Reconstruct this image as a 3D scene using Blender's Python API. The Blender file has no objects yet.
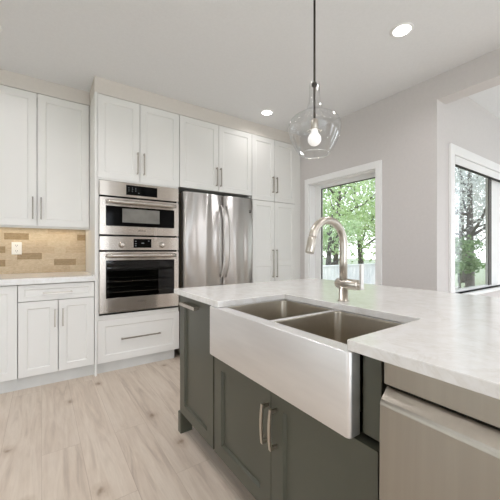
import bpy, bmesh, math, random
from mathutils import Vector, Matrix

random.seed(11)
SC = bpy.context.scene
COL = SC.collection

# ------------------------------------------------------------------ camera
cam = bpy.data.cameras.new('camera')
cam.sensor_width = 36.0
cam.lens = 303.0 / 500.0 * 36.0
cam.clip_start = 0.02
camo = bpy.data.objects.new('camera', cam)
COL.objects.link(camo)
camo.location = (0.0, 0.0, 1.15)
camo.rotation_euler = (math.radians(90), 0, math.radians(-34.5))
SC.camera = camo

# ------------------------------------------------------------------ exposure, world, sun, added window fill
SC.view_settings.view_transform = 'Standard'
SC.view_settings.look = 'None'
SC.view_settings.exposure = 0.16
SC.view_settings.gamma = 1.0
SC.view_settings.use_curve_mapping = False

w = bpy.data.worlds.new('sky')
SC.world = w
w.use_nodes = True
nt = w.node_tree
bg = nt.nodes['Background']
tc = nt.nodes.new('ShaderNodeTexCoord')
sep = nt.nodes.new('ShaderNodeSeparateXYZ')
rmp = nt.nodes.new('ShaderNodeValToRGB')
rmp.color_ramp.elements[0].position = 0.0
rmp.color_ramp.elements[0].color = (0.95, 0.97, 1.0, 1)
rmp.color_ramp.elements[1].position = 0.9
rmp.color_ramp.elements[1].color = (0.62, 0.78, 1.0, 1)
nt.links.new(tc.outputs['Generated'], sep.inputs[0])
nt.links.new(sep.outputs['Z'], rmp.inputs[0])
nt.links.new(rmp.outputs[0], bg.inputs[0])
bg.inputs[1].default_value = 2.2

def lamp(name, kind, loc, rot, energy, color=(1, 1, 1), size=None, size_y=None, shape='RECTANGLE', spread=None):
    l = bpy.data.lights.new(name, kind)
    l.energy = energy
    l.color = color
    if kind == 'AREA':
        l.shape = shape
        l.size = size
        if size_y: l.size_y = size_y
        if spread: l.spread = spread
    o = bpy.data.objects.new(name, l)
    COL.objects.link(o)
    o.location = loc
    o.rotation_euler = rot
    return o

R = math.radians
sun = lamp('sun', 'SUN', (12, -10, 18), Vector((-.5, .5, -.72)).to_track_quat('-Z', 'Y').to_euler(), 2.7, (1.0, 0.95, 0.86))
sun.data.angle = R(1.0)
DAY = (0.82, 0.895, 1.0)
# area lamps added at unseen windows as soft fill for the room
lamp('rear_window_fill', 'AREA', (0.2, -3.42, 1.2), (R(90), 0, 0), 56, DAY, 3.0, 2.1)
lamp('side_window_fill', 'AREA', (-2.52, 1.0, 1.25), (0, R(-90), 0), 4, DAY, 2.0, 2.4)
for x_ in (3.65, 4.3, 4.95): lamp('fridge_streak_fill', 'AREA', (x_, -3.46, 1.15), (R(90), 0, 0), 9, DAY, 0.5, 2.0)  # added for bright streaks in the fridge doors
lamp('nook_window_fill', 'AREA', (5.52, -1.35, 1.3), (0, R(90), 0), 8, DAY, 1.9, 0.7)  # added fill at unseen nook windows, also reflected in the fridge
lamp('nook_window_fill', 'AREA', (5.52, 0.35, 1.3), (0, R(90), 0), 8, DAY, 1.9, 0.7)

# ------------------------------------------------------------------ helpers: materials
def C(r, g, b):
    f = lambda v: (v / 255 / 12.92) if v / 255 <= 0.04045 else ((v / 255 + 0.055) / 1.055) ** 2.4
    return (f(r), f(g), f(b), 1.0)

class Mat:
    def __init__(s, name, color=None, rough=0.5, metal=0.0, spec=0.5):
        s.m = bpy.data.materials.new(name)
        s.m.use_nodes = True
        s.t = s.m.node_tree
        s.b = s.t.nodes['Principled BSDF']
        if color: s.b.inputs['Base Color'].default_value = color
        s.b.inputs['Roughness'].default_value = rough
        s.b.inputs['Metallic'].default_value = metal
        s.b.inputs['Specular IOR Level'].default_value = spec
    def n(s, typ, **kw):
        nd = s.t.nodes.new(typ)
        for k, v in kw.items():
            if hasattr(nd, k): setattr(nd, k, v)
            else: nd.inputs[k].default_value = v
        return nd
    def l(s, a, b): s.t.links.new(a, b)
    def coords(s, scale=(1, 1, 1), rot=(0, 0, 0), which='Object'):
        t = s.n('ShaderNodeTexCoord')
        mp = s.n('ShaderNodeMapping')
        mp.inputs['Scale'].default_value = scale
        mp.inputs['Rotation'].default_value = rot
        s.l(t.outputs[which], mp.inputs[0])
        return mp.outputs[0]
    def noise(s, vec, scale=5, detail=3, rough=0.5, dist=0.0):
        nd = s.n('ShaderNodeTexNoise')
        nd.inputs['Scale'].default_value = scale
        nd.inputs['Detail'].default_value = detail
        nd.inputs['Roughness'].default_value = rough
        nd.inputs['Distortion'].default_value = dist
        s.l(vec, nd.inputs['Vector'])
        return nd.outputs['Fac']
    def ramp(s, fac, stops):
        r = s.n('ShaderNodeValToRGB')
        cr = r.color_ramp
        while len(cr.elements) < len(stops): cr.elements.new(0.5)
        for e, (p, c) in zip(cr.elements, stops):
            e.position = p; e.color = c
        s.l(fac, r.inputs[0])
        return r.outputs[0]
    def bump(s, h, strength=0.1, dist=0.01):
        b = s.n('ShaderNodeBump')
        b.inputs['Strength'].default_value = strength
        b.inputs['Distance'].default_value = dist
        s.l(h, b.inputs['Height'])
        s.l(b.outputs[0], s.b.inputs['Normal'])

def plain(name, col, rough=0.5, metal=0.0, var=0.04, scale=6.0, bump=0.0, stretch=(1, 1, 1), spec=0.5):
    """a coloured surface with a faint cloudy variation"""
    m = Mat(name, col, rough, metal, spec)
    f = m.noise(m.coords(stretch), scale, 3)
    lo = tuple(max(0, c * (1 - var)) for c in col[:3]) + (1,)
    hi = tuple(min(1, c * (1 + var)) for c in col[:3]) + (1,)
    m.l(m.ramp(f, [(0.3, lo), (0.7, hi)]), m.b.inputs['Base Color'])
    if bump: m.bump(f, bump, 0.002)
    return m.m

def steel(name, col, rough, stretch, wav=0.0, wstretch=(1, 1, 1), wscale=3.0, brush=0.05, rvar=0.08, aniso=0.0, arot=0.25):
    m = Mat(name, col, rough, 1.0)
    f = m.noise(m.coords(stretch), 1.0, 3, 0.6)
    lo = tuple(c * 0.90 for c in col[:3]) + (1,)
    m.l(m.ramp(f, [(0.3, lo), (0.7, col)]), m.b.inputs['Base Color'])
    mr = m.n('ShaderNodeMapRange')
    mr.inputs['To Min'].default_value = rough - rvar / 2
    mr.inputs['To Max'].default_value = rough + rvar / 2
    m.l(f, mr.inputs[0]); m.l(mr.outputs[0], m.b.inputs['Roughness'])
    b1 = m.n('ShaderNodeBump'); b1.inputs['Strength'].default_value = brush; b1.inputs['Distance'].default_value = 0.001
    m.l(f, b1.inputs['Height'])
    if wav:
        g = m.noise(m.coords(wstretch), wscale, 1, 0.4)
        b2 = m.n('ShaderNodeBump'); b2.inputs['Strength'].default_value = 1.0; b2.inputs['Distance'].default_value = wav
        m.l(g, b2.inputs['Height']); m.l(b2.outputs[0], b1.inputs['Normal'])
    m.l(b1.outputs[0], m.b.inputs['Normal'])
    if aniso:
        tg = m.n('ShaderNodeTangent', direction_type='RADIAL', axis='Z')
        m.l(tg.outputs[0], m.b.inputs['Tangent'])
        m.b.inputs['Anisotropic'].default_value = aniso
        m.b.inputs['Anisotropic Rotation'].default_value = arot
    return m.m

def glass(name, tint=(1, 1, 1, 1), blend=0.25, gloss=0.9, base=0.03, mxv=0.7):
    """thin clear glass: see-through face on, mirror-like towards grazing angles"""
    m = Mat(name)
    m.t.nodes.remove(m.b)
    out = m.t.nodes['Material Output']
    tr = m.n('ShaderNodeBsdfTransparent'); tr.inputs[0].default_value = tint
    gl = m.n('ShaderNodeBsdfGlossy'); gl.inputs['Roughness'].default_value = 0.02
    gl.inputs[0].default_value = (gloss, gloss, gloss, 1)
    lw = m.n('ShaderNodeLayerWeight'); lw.inputs[0].default_value = blend
    mr = m.n('ShaderNodeMapRange'); mr.inputs['To Min'].default_value = base; mr.inputs['To Max'].default_value = mxv
    m.l(lw.outputs['Facing'], mr.inputs[0])
    mx = m.n('ShaderNodeMixShader')
    m.l(mr.outputs[0], mx.inputs[0]); m.l(tr.outputs[0], mx.inputs[1]); m.l(gl.outputs[0], mx.inputs[2])
    m.l(mx.outputs[0], out.inputs[0])
    return m.m

def glow(name, col, strength):
    m = Mat(name, (0.8, 0.8, 0.8, 1), 0.4)
    m.b.inputs['Emission Color'].default_value = col
    m.b.inputs['Emission Strength'].default_value = strength
    return m.m

def leafmat(name, a, b):
    m = Mat(name, a, 0.55)
    f = m.noise(m.coords(), 2.5, 2)
    c = m.ramp(f, [(0.3, a), (0.7, b)])
    m.l(c, m.b.inputs['Base Color'])
    tl = m.n('ShaderNodeBsdfTranslucent')
    m.l(c, tl.inputs[0])
    mx = m.n('ShaderNodeMixShader'); mx.inputs[0].default_value = 0.5
    m.l(m.b.outputs[0], mx.inputs[1]); m.l(tl.outputs[0], mx.inputs[2])
    m.l(mx.outputs[0], m.t.nodes['Material Output'].inputs[0])
    return m.m

M = {}
M['wall'] = plain('greige_wall_paint', C(214, 209, 206), 0.75, var=0.015, scale=40, bump=0.03)
M['ceiling'] = plain('ceiling_paint', C(235, 235, 235), 0.8, var=0.015, scale=60, bump=0.05)
M['soffit'] = plain('bulkhead_paint', C(218, 211, 202), 0.7, var=0.015, scale=40, bump=0.02)
M['trim'] = plain('white_trim_paint', C(244, 243, 241), 0.45, var=0.01)
M['cab'] = plain('white_cabinet_paint', C(232, 230, 225), 0.42, var=0.012, scale=3)
M['toe'] = plain('toe_kick_shade_grey', C(212, 211, 207), 0.5)  # greyer than the cabinets: shade under the doors put into the colour
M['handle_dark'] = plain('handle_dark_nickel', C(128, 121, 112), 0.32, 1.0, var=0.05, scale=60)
M['lever'] = plain('lever_window_glint', C(236, 232, 227), 0.38, 1.0)  # paler than the faucet nickel: window reflection put into the colour
M['handle'] = plain('handle_nickel', C(178, 170, 160), 0.3, 1.0, var=0.05, scale=60)
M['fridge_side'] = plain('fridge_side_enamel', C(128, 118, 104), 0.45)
M['dark'] = plain('dark_void', C(24, 22, 20), 0.7)
M['green'] = plain('grey_green_cabinet_paint', C(78, 78, 66), 0.33, var=0.03, scale=3)
M['nickel'] = plain('brushed_nickel', C(198, 191, 180), 0.3, 1.0, var=0.05, scale=60)
M['nickel_light'] = plain('pale_nickel', C(196, 189, 180), 0.27, 1.0, var=0.05, scale=50)
M['steel_v'] = steel('stainless_vertical', C(236, 233, 230), 0.40, (9, 9, .5), wav=0.06, wstretch=(1, 1, 0.06), wscale=6.0, aniso=0.98, brush=0.02)
M['steel_h'] = steel('stainless_horizontal', C(206, 198, 189), 0.27, (7, 7, 0.4), wav=0.008, wstretch=(1, 1, 0.02), wscale=4.0, aniso=0.95, brush=0.0, rvar=0.02)
M['steel_sink'] = steel('stainless_sink', C(240, 239, 238), 0.45, (6, 2.0, 14), wav=0.003, wscale=4, rvar=0.14, brush=0.02)
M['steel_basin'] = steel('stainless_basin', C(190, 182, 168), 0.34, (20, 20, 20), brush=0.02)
M['steel_dw'] = steel('stainless_dishwasher', C(166, 159, 148), 0.34, (30, 30, 1.0), wav=0.004, wscale=2.5, brush=0.01, rvar=0.03, aniso=0.6)
M['black_glass'] = plain('black_glass', C(6, 6, 6), 0.06, var=0.1, spec=0.1)
M['screen_grey'] = plain('screen_mesh', C(120, 118, 112), 0.12, var=0.12, scale=12)
M['oven_dark'] = plain('oven_enamel', C(7, 7, 6), 0.4, var=0.2, spec=0.15)
M['rack'] = plain('oven_rack_steel', C(235, 230, 224), 0.25, 1.0)
M['tint_glass'] = glass('oven_glass', (0.55, 0.54, 0.53, 1), 0.12, 0.7, 0.03, 0.5)
M['pane'] = glass('window_glass', (0.98, 0.99, 0.985, 1), 0.06, 0.9, 0.02, 0.35)
M['clear'] = glass('pendant_glass', (0.96, 0.965, 0.965, 1), 0.22, 0.75, 0.02, 0.95)
M['lip'] = glass('glass_lip', (0.9, 0.91, 0.91, 1), 0.4, 0.95, 0.25, 0.9)
M['bronze'] = plain('dark_bronze', C(70, 66, 60), 0.35, 0.8)
M['lens'] = glow('lamp_lens', (1.0, 0.96, 0.9, 1), 9.0)
M['bulb'] = glow('bulb_glow', (1.0, 0.95, 0.88, 1), 0.4)
M['led'] = glow('led_strip', (1.0, 0.88, 0.68, 1), 3.0)
M['digit'] = plain('display_digits', C(150, 154, 158), 0.5)
M['plastic'] = plain('white_plastic', C(238, 234, 226), 0.35, var=0.01)
M['marking'] = plain('dark_marking', C(74, 66, 58), 0.5)
M['rubber'] = plain('dark_gasket', C(84, 80, 75), 0.6)
M['fence'] = plain('pale_fence_boards', C(232, 231, 229), 0.75, var=0.06, scale=4, stretch=(1, 1, 0.2))
M['deck'] = plain('grey_deck_boards', C(150, 146, 140), 0.8, var=0.15, scale=3, stretch=(0.3, 6, 1))
M['lawn'] = plain('lawn_grass', C(140, 146, 120), 0.9, var=0.3, scale=9)
M['bark'] = plain('tree_bark', C(92, 84, 76), 0.9, var=0.3, scale=12, bump=0.4)
M['bark_grey'] = plain('grey_bark', C(98, 92, 88), 0.9, var=0.25, scale=12, bump=0.4)
M['leaf_a'] = leafmat('fresh_leaves', C(164, 190, 126), C(208, 220, 178))
M['leaf_b'] = leafmat('pale_leaves', C(176, 202, 146), C(220, 230, 200))
M['leaf_e'] = leafmat('dull_shrub_leaves', C(104, 132, 88), C(140, 162, 118))
M['leaf_c'] = leafmat('grey_leaves', C(184, 186, 180), C(214, 214, 210))
M['leaf_d'] = leafmat('deep_leaves', C(134, 164, 104), C(178, 198, 146))

# quartz
q = Mat('white_quartz', C(232, 229, 224), 0.16)
v = q.coords((1, 1, 1))
f1 = q.noise(v, 3.2, 8, 0.62, 1.4)
f2 = q.noise(v, 26, 4, 0.6)
c1 = q.ramp(f1, [(0.40, C(229, 227, 224)), (0.49, C(227, 225, 222)), (0.505, C(221, 218, 213)), (0.53, C(227, 225, 222)), (0.8, C(230, 228, 225))])
c2 = q.ramp(f2, [(0.42, (0.95, 0.94, 0.92, 1)), (0.6, (1, 1, 1, 1))])
mx = q.n('ShaderNodeMix', data_type='RGBA', blend_type='MULTIPLY')
mx.inputs[0].default_value = 1.0
q.l(c1, mx.inputs[6]); q.l(c2, mx.inputs[7]); q.l(mx.outputs[2], q.b.inputs['Base Color'])
M['quartz'] = q.m

# oak plank floor: boards run along Y
fl = Mat('oak_planks', C(200, 180, 158), 0.42)
vec = fl.coords((1, 1, 1), (0, 0, R(90)))
br = fl.n('ShaderNodeTexBrick')
br.offset = 0.37; br.offset_frequency = 2
br.inputs['Scale'].default_value = 1.0
br.inputs['Brick Width'].default_value = 1.5
br.inputs['Row Height'].default_value = 0.19
br.inputs['Mortar Size'].default_value = 0.0012
br.inputs['Mortar Smooth'].default_value = 0.3
br.inputs['Color1'].default_value = (0, 0, 0, 1)
br.inputs['Color2'].default_value = (1, 1, 1, 1)
br.inputs['Mortar'].default_value = (0.5, 0.5, 0.5, 1)
fl.l(vec, br.inputs['Vector'])
# shift the grain per board so that it does not run on across the joints
g = fl.coords((9.0, 0.8, 1))
add = fl.n('ShaderNodeVectorMath', operation='ADD')
sc_ = fl.n('ShaderNodeVectorMath', operation='SCALE'); sc_.inputs['Scale'].default_value = 23.0
fl.l(br.outputs['Color'], sc_.inputs[0]); fl.l(g, add.inputs[0]); fl.l(sc_.outputs[0], add.inputs[1])
gr = fl.noise(add.outputs[0], 1.6, 6, 0.6, 1.2)
gr2 = fl.noise(add.outputs[0], 9.0, 3, 0.6, 0.4)
base = fl.ramp(gr, [(0.25, C(186, 169, 153)), (0.45, C(213, 197, 180)), (0.6, C(221, 207, 191)), (0.8, C(202, 186, 169))])
fine = fl.ramp(gr2, [(0.3, (0.93, 0.92, 0.91, 1)), (0.65, (1, 1, 1, 1))])
tone = fl.ramp(br.outputs['Color'], [(0.0, (0.95, 0.945, 0.94, 1)), (1.0, (1.0, 1.0, 1.0, 1))])
m1 = fl.n('ShaderNodeMix', data_type='RGBA', blend_type='MULTIPLY'); m1.inputs[0].default_value = 1
m2 = fl.n('ShaderNodeMix', data_type='RGBA', blend_type='MULTIPLY'); m2.inputs[0].default_value = 1
m3 = fl.n('ShaderNodeMix', data_type='RGBA', blend_type='MULTIPLY'); m3.inputs[0].default_value = 1
m4 = fl.n('ShaderNodeMix', data_type='RGBA', blend_type='MULTIPLY'); m4.inputs[0].default_value = 1
fl.l(base, m1.inputs[6]); fl.l(fine, m1.inputs[7])
fl.l(m1.outputs[2], m2.inputs[6]); fl.l(tone, m2.inputs[7])
# knots
kv = fl.coords((1.9, 1.25, 1))
vo = fl.n('ShaderNodeTexVoronoi', voronoi_dimensions='2D'); vo.inputs['Scale'].default_value = 1.15
kd = fl.n('ShaderNodeVectorMath', operation='ADD')
nzk = fl.n('ShaderNodeTexNoise'); nzk.inputs['Scale'].default_value = 14
fl.l(kv, nzk.inputs['Vector'])
ks = fl.n('ShaderNodeVectorMath', operation='SCALE'); ks.inputs['Scale'].default_value = 0.07
fl.l(nzk.outputs['Color'], ks.inputs[0]); fl.l(kv, kd.inputs[0]); fl.l(ks.outputs[0], kd.inputs[1])
fl.l(kd.outputs[0], vo.inputs['Vector'])
kc = fl.ramp(vo.outputs['Distance'], [(0.0, C(176, 162, 150)), (0.02, C(205, 195, 186)), (0.05, C(240, 236, 232)), (0.11, (1, 1, 1, 1))])
fl.l(m2.outputs[2], m3.inputs[6]); fl.l(kc, m3.inputs[7])
jo = fl.ramp(br.outputs['Fac'], [(0.0, (1, 1, 1, 1)), (1.0, C(226, 220, 214))])
fl.l(m3.outputs[2], m4.inputs[6]); fl.l(jo, m4.inputs[7])
fl.l(m4.outputs[2], fl.b.inputs['Base Color'])
fl.bump(gr2, 0.05, 0.002)
M['floor'] = fl.m

# stone mosaic tiles, one material per stone tone
def stone(name, a, b, c):
    m = Mat(name, a, 0.4)
    f = m.noise(m.coords((1, 1, 2.2)), 34, 6, 0.65, 0.6)
    m.l(m.ramp(f, [(0.3, a), (0.5, b), (0.7, c)]), m.b.inputs['Base Color'])
    m.bump(f, 0.15, 0.002)
    return m.m
STONES = [stone('stone_cream', C(181, 160, 130), C(195, 175, 145), C(207, 188, 159)),
          stone('stone_beige', C(176, 155, 124), C(191, 170, 140), C(202, 182, 152)),
          stone('stone_sand', C(184, 164, 134), C(197, 179, 149), C(209, 191, 163)),
          stone('stone_tan', C(174, 152, 121), C(189, 167, 136), C(200, 180, 149)),
          stone('stone_brown', C(136, 112, 76), C(150, 126, 88), C(166, 142, 106))]
M['grout'] = plain('sand_grout', C(206, 184, 150), 0.85)

# ------------------------------------------------------------------ helpers: meshes
class MB:
    def __init__(s): s.bm = bmesh.new()
    def _join(s, b, mi=0):
        for f in b.faces: f.material_index = mi
        me = bpy.data.meshes.new('tmp'); b.to_mesh(me); b.free()
        n0 = len(s.bm.faces)
        s.bm.from_mesh(me)
        bpy.data.meshes.remove(me)
        return s
    def box(s, x0, x1, y0, y1, z0, z1, bev=0.0, seg=2, mi=0):
        b = bmesh.new()
        bmesh.ops.create_cube(b, size=1.0)
        for vv in b.verts:
            vv.co = Vector((x0 + (vv.co.x + .5) * (x1 - x0), y0 + (vv.co.y + .5) * (y1 - y0), z0 + (vv.co.z + .5) * (z1 - z0)))
        if bev:
            bmesh.ops.bevel(b, geom=b.edges[:], offset=bev, segments=seg, affect='EDGES', profile=0.5)
        return s._join(b, mi)
    def lathe(s, prof, center, axis='Z', seg=28, closed=False):
        """prof: list of (radius, height) about the axis through center"""
        b = bmesh.new(); rings = []
        for r, hh in prof:
            ring = []
            for i in range(seg):
                a = 2 * math.pi * i / seg
                p = (r * math.cos(a), r * math.sin(a), hh)
                if axis == 'Y': p = (p[0], p[2], p[1])
                if axis == 'X': p = (p[2], p[0], p[1])
                ring.append(b.verts.new(Vector(center) + Vector(p)))
            rings.append(ring)
        for a, c in zip(rings, rings[1:]):
            for i in range(seg):
                b.faces.new((a[i], a[(i + 1) % seg], c[(i + 1) % seg], c[i]))
        if closed:
            b.faces.new(rings[0]); b.faces.new(rings[-1])
        bmesh.ops.recalc_face_normals(b, faces=b.faces[:])
        for f in b.faces: f.smooth = True
        return s._join(b)
    def tube(s, pts, rad, seg=12, flat=1.0):
        b = bmesh.new(); rings = []
        pts = [Vector(p) for p in pts]
        rads = rad if isinstance(rad, (list, tuple)) else [rad] * len(pts)
        prev = None
        for i, p in enumerate(pts):
            t = (pts[min(i + 1, len(pts) - 1)] - pts[max(i - 1, 0)]).normalized()
            if prev is None:
                up = Vector((0, 0, 1)) if abs(t.z) < 0.9 else Vector((1, 0, 0))
                n = t.cross(up).normalized()
            else:
                n = (prev - t * prev.dot(t)).normalized()
            prev = n
            bn = t.cross(n).normalized()
            rings.append([b.verts.new(p + rads[i] * (n * math.cos(2 * math.pi * k / seg) + bn * flat * math.sin(2 * math.pi * k / seg))) for k in range(seg)])
        for a, c in zip(rings, rings[1:]):
            for i in range(seg):
                f = b.faces.new((a[i], a[(i + 1) % seg], c[(i + 1) % seg], c[i])); f.smooth = True
        b.faces.new(rings[0]); b.faces.new(rings[-1])
        bmesh.ops.recalc_face_normals(b, faces=b.faces[:])
        return s._join(b)
    def prism(s, outline, lo, hi, axis='Z', bev=0.0, seg=2, smooth=False):
        """outline polygon swept along an axis; outline coords are the two other axes in XYZ order"""
        b = bmesh.new()
        def P(u, v, k):
            return {'Z': (u, v, k), 'Y': (u, k, v), 'X': (k, u, v)}[axis]
        A = [b.verts.new(P(u, v, lo)) for u, v in outline]
        B = [b.verts.new(P(u, v, hi)) for u, v in outline]
        n = len(A)
        for i in range(n):
            f = b.faces.new((A[i], A[(i + 1) % n], B[(i + 1) % n], B[i])); f.smooth = smooth
        b.faces.new(A); b.faces.new(B)
        bmesh.ops.recalc_face_normals(b, faces=b.faces[:])
        if bev:
            ed = [e for e in b.edges if e.calc_face_angle(0) > 0.5]
            bmesh.ops.bevel(b, geom=ed, offset=bev, segments=seg, affect='EDGES', profile=0.5)
        return s._join(b)
    def quads(s, vs, fs, smooth=False):
        b = bmesh.new()
        vv = [b.verts.new(x) for x in vs]
        for f in fs:
            ff = b.faces.new([vv[i] for i in f]); ff.smooth = smooth
        return s._join(b)
    def build(s, name, mat, parent=None, off=(0, 0, 0)):
        me = bpy.data.meshes.new(name)
        bmesh.ops.translate(s.bm, verts=s.bm.verts[:], vec=-Vector(off))
        s.bm.to_mesh(me); s.bm.free()
        for m_ in (mat if isinstance(mat, (list, tuple)) else [mat]): me.materials.append(m_)
        o = bpy.data.objects.new(name, me)
        COL.objects.link(o)
        if parent is not None: o.parent = parent
        else: o.location = off
        return o

def tag(o, label, cat, group=None):
    o['label'] = label; o['category'] = cat
    if group: o['group'] = group
    return o

class Thing:
    """an Empty at the thing's base; parts are built in world metres and stored relative to it"""
    def __init__(s, name, loc, label, cat, group=None):
        s.loc = Vector(loc)
        s.o = bpy.data.objects.new(name, None)
        s.o.empty_display_size = 0.1
        COL.objects.link(s.o); s.o.location = loc
        tag(s.o, label, cat, group)
    def part(s, name, mb, mat, parent=None, label=None):
        o = mb.build(name, mat, parent or s.o, s.loc)
        if label: o['label'] = label
        return o

def struct(name, mb, mat, parent=None, label=None):
    o = mb.build(name, mat, parent)
    if parent is None: o['kind'] = 'structure'
    if label: o['label'] = label
    return o

def face_y(Y):   # fronts that face the room from the back wall; w grows towards the room
    return lambda u, v, w_: (u, Y - w_, v)
def face_x(X):   # fronts of the island
    return lambda u, v, w_: (X - w_, u, v)

def shaker(fm, u0, u1, v0, v1, stile=0.06, rail=None, splits=(), t=0.042, rec=0.008, prof=0.009):
    """a shaker front: frame, sloped inner edge and recessed panel(s); splits = heights of middle rails"""
    rail = rail or stile
    mb = MB(); b = bmesh.new()
    def q_(pts):
        b.faces.new([b.verts.new(fm(*p)) for p in pts])
    def bar(a0, a1, c0, c1):
        q_([(a0, c0, 0), (a1, c0, 0), (a1, c1, 0), (a0, c1, 0)])
    bar(u0, u0 + stile, v0, v1); bar(u1 - stile, u1, v0, v1)
    edges = [v0 + rail]
    for sp in splits: edges += [sp - rail / 2, sp + rail / 2]
    edges.append(v1 - rail)
    bar(u0 + stile, u1 - stile, v0, v0 + rail); bar(u0 + stile, u1 - stile, v1 - rail, v1)
    for sp in splits: bar(u0 + stile, u1 - stile, sp - rail / 2, sp + rail / 2)
    for lo, hi in zip(edges[0::2], edges[1::2]):
        a, c = u0 + stile, u1 - stile
        o_ = [(a, lo, 0), (c, lo, 0), (c, hi, 0), (a, hi, 0)]
        i_ = [(a + prof, lo + prof, -rec), (c - prof, lo + prof, -rec), (c - prof, hi - prof, -rec), (a + prof, hi - prof, -rec)]
        for k in range(4): q_([o_[k], o_[(k + 1) % 4], i_[(k + 1) % 4], i_[k]])
        q_(i_)
    # sides and back
    F = [(u0, v0), (u1, v0), (u1, v1), (u0, v1)]
    for k in range(4):
        p, n = F[k], F[(k + 1) % 4]
        q_([(p[0], p[1], 0), (p[0], p[1], -t), (n[0], n[1], -t), (n[0], n[1], 0)])
    q_([(p[0], p[1], -t) for p in F])
    bmesh.ops.remove_doubles(b, verts=b.verts[:], dist=1e-5)
    bmesh.ops.recalc_face_normals(b, faces=b.faces[:])
    mb._join(b)
    return mb

def bar_pull(fm, u, v, length, vertical=True, stand=0.03, wd=0.011, th=0.008, bow=0.0):
    """flat bar handle on two posts, centred on (u, v) of a front"""
    mb = MB(); n = 9
    L = length / 2
    pts = []
    for i in range(n):
        k = -1 + 2 * i / (n - 1)
        pts.append((k * L, stand + bow * (1 - k * k)))
    vs, fs = [], []
    for s_, w_ in pts:
        for du, dw in ((-wd / 2, -th / 2), (wd / 2, -th / 2), (wd / 2, th / 2), (-wd / 2, th / 2)):
            vs.append(fm(u + du, v + s_, w_ + dw) if vertical else fm(u + s_, v + du, w_ + dw))
    for i in range(n - 1):
        a = i * 4; c = a + 4
        for k in range(4): fs.append((a + k, a + (k + 1) % 4, c + (k + 1) % 4, c + k))
    fs.append((0, 1, 2, 3)); fs.append((4 * n - 4, 4 * n - 3, 4 * n - 2, 4 * n - 1))
    mb.quads(vs, fs)
    for sg in (-1, 1):
        c = sg * (L - 0.008)
        vs = []
        for w_ in (0, stand):
            for du, ds in ((-wd / 2.4, -0.006), (wd / 2.4, -0.006), (wd / 2.4, 0.006), (-wd / 2.4, 0.006)):
                vs.append(fm(u + du, v + c + ds, w_) if vertical else fm(u + c + ds, v + du, w_))
        mb.quads(vs, [(0, 1, 5, 4), (1, 2, 6, 5), (2, 3, 7, 6), (3, 0, 4, 7), (4, 5, 6, 7)])
    bmesh.ops.recalc_face_normals(mb.bm, faces=mb.bm.faces[:])
    return mb

def text_mesh(txt, size, M4, name, mat, parent, off):
    cu = bpy.data.curves.new(name, 'FONT')
    cu.body = txt; cu.size = size; cu.extrude = 0.0004; cu.align_x = 'CENTER'; cu.align_y = 'CENTER'
    t = bpy.data.objects.new(name + '_src', cu)
    COL.objects.link(t)
    dg = bpy.context.evaluated_depsgraph_get()
    me = bpy.data.meshes.new_from_object(t.evaluated_get(dg))
    bpy.data.objects.remove(t); bpy.data.curves.remove(cu)
    me.transform(Matrix.Translation(-Vector(off)) @ M4)
    me.materials.clear(); me.materials.append(mat)
    me.name = name
    o = bpy.data.objects.new(name, me); COL.objects.link(o); o.parent = parent
    return o

# ------------------------------------------------------------------ the room
HC = 2.74
XW, XB = 2.97, 3.77            # right wall face, back wall face (y)
NY = 1.312                     # side wall of the nook
struct('floor', MB().box(-2.75, 5.75, -3.65, 3.95, -0.1, 0.0), M['floor'])
struct('ceiling', MB().box(-2.75, 5.75, -3.65, 3.95, HC, HC + 0.12), M['ceiling'])
struct('wall_back', MB().box(-2.75, XW + 0.15, XB, XB + 0.15, 0, HC), M['wall'])
wl = MB()
wl.box(-2.75, -2.6, -3.5, -0.2, 0, HC).box(-2.75, -2.6, 2.2, XB, 0, HC).box(-2.75, -2.6, -0.2, 2.2, 0, 0.25).box(-2.75, -2.6, -0.2, 2.2, 2.25, HC)
struct('wall_left', wl, M['wall'])
wf = MB()
wf.box(-2.75, -1.3, -3.65, -3.5, 0, HC).box(1.7, 3.3, -3.65, -3.5, 0, HC).box(5.3, 5.75, -3.65, -3.5, 0, HC).box(3.3, 5.3, -3.65, -3.5, 2.25, HC).box(3.3, 5.3, -3.65, -3.5, 0, .08).box(-1.3, 1.7, -3.65, -3.5, 2.25, HC).box(-1.3, 1.7, -3.65, -3.5, 0, 0.15)
struct('wall_front', wf, M['wall'])
W1Y0, W1Y1, W1Z0, W1Z1 = 1.92, 2.912, 0.08, 2.028
wr = MB()
wr.box(XW, XW + 0.17, W1Y1, XB, 0, HC)
wr.box(XW, XW + 0.17, NY, W1Y0, 0, HC)
wr.box(XW, XW + 0.17, W1Y0, W1Y1, W1Z1, HC)
wr.box(XW, XW + 0.17, W1Y0, W1Y1, 0, W1Z0)
wr.box(XW, XW + 0.17, -1.9, NY, 2.525, HC)
wr.box(XW, XW + 0.17, -3.5, -1.9, 0, HC)
struct('wall_right', wr, M['wall'])
W2X0, W2X1, W2Z0, W2Z1 = 3.30, 5.30, 0.71, 2.08
wn = MB()
wn.box(XW + 0.17, W2X0, NY, NY + 0.17, 0, HC).box(W2X1, 5.75, NY, NY + 0.17, 0, HC)
wn.box(W2X0, W2X1, NY, NY + 0.17, 0, W2Z0).box(W2X0, W2X1, NY, NY + 0.17, W2Z1, HC)
struct('wall_nook', wn, M['wall'])
we = MB()
WE = [(-1.75, -0.95), (-0.05, 0.75)]
ys = [-3.5, -1.75, -0.95, -0.05, 0.75, NY]
for a, b_ in ((0, 1), (2, 3), (4, 5)): we.box(5.6, 5.75, ys[a], ys[b_], 0, HC)
for a, b_ in WE: we.box(5.6, 5.75, a, b_, 0, 0.3).box(5.6, 5.75, a, b_, 2.25, HC)
struct('wall_far_right', we, M['wall'])

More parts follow.
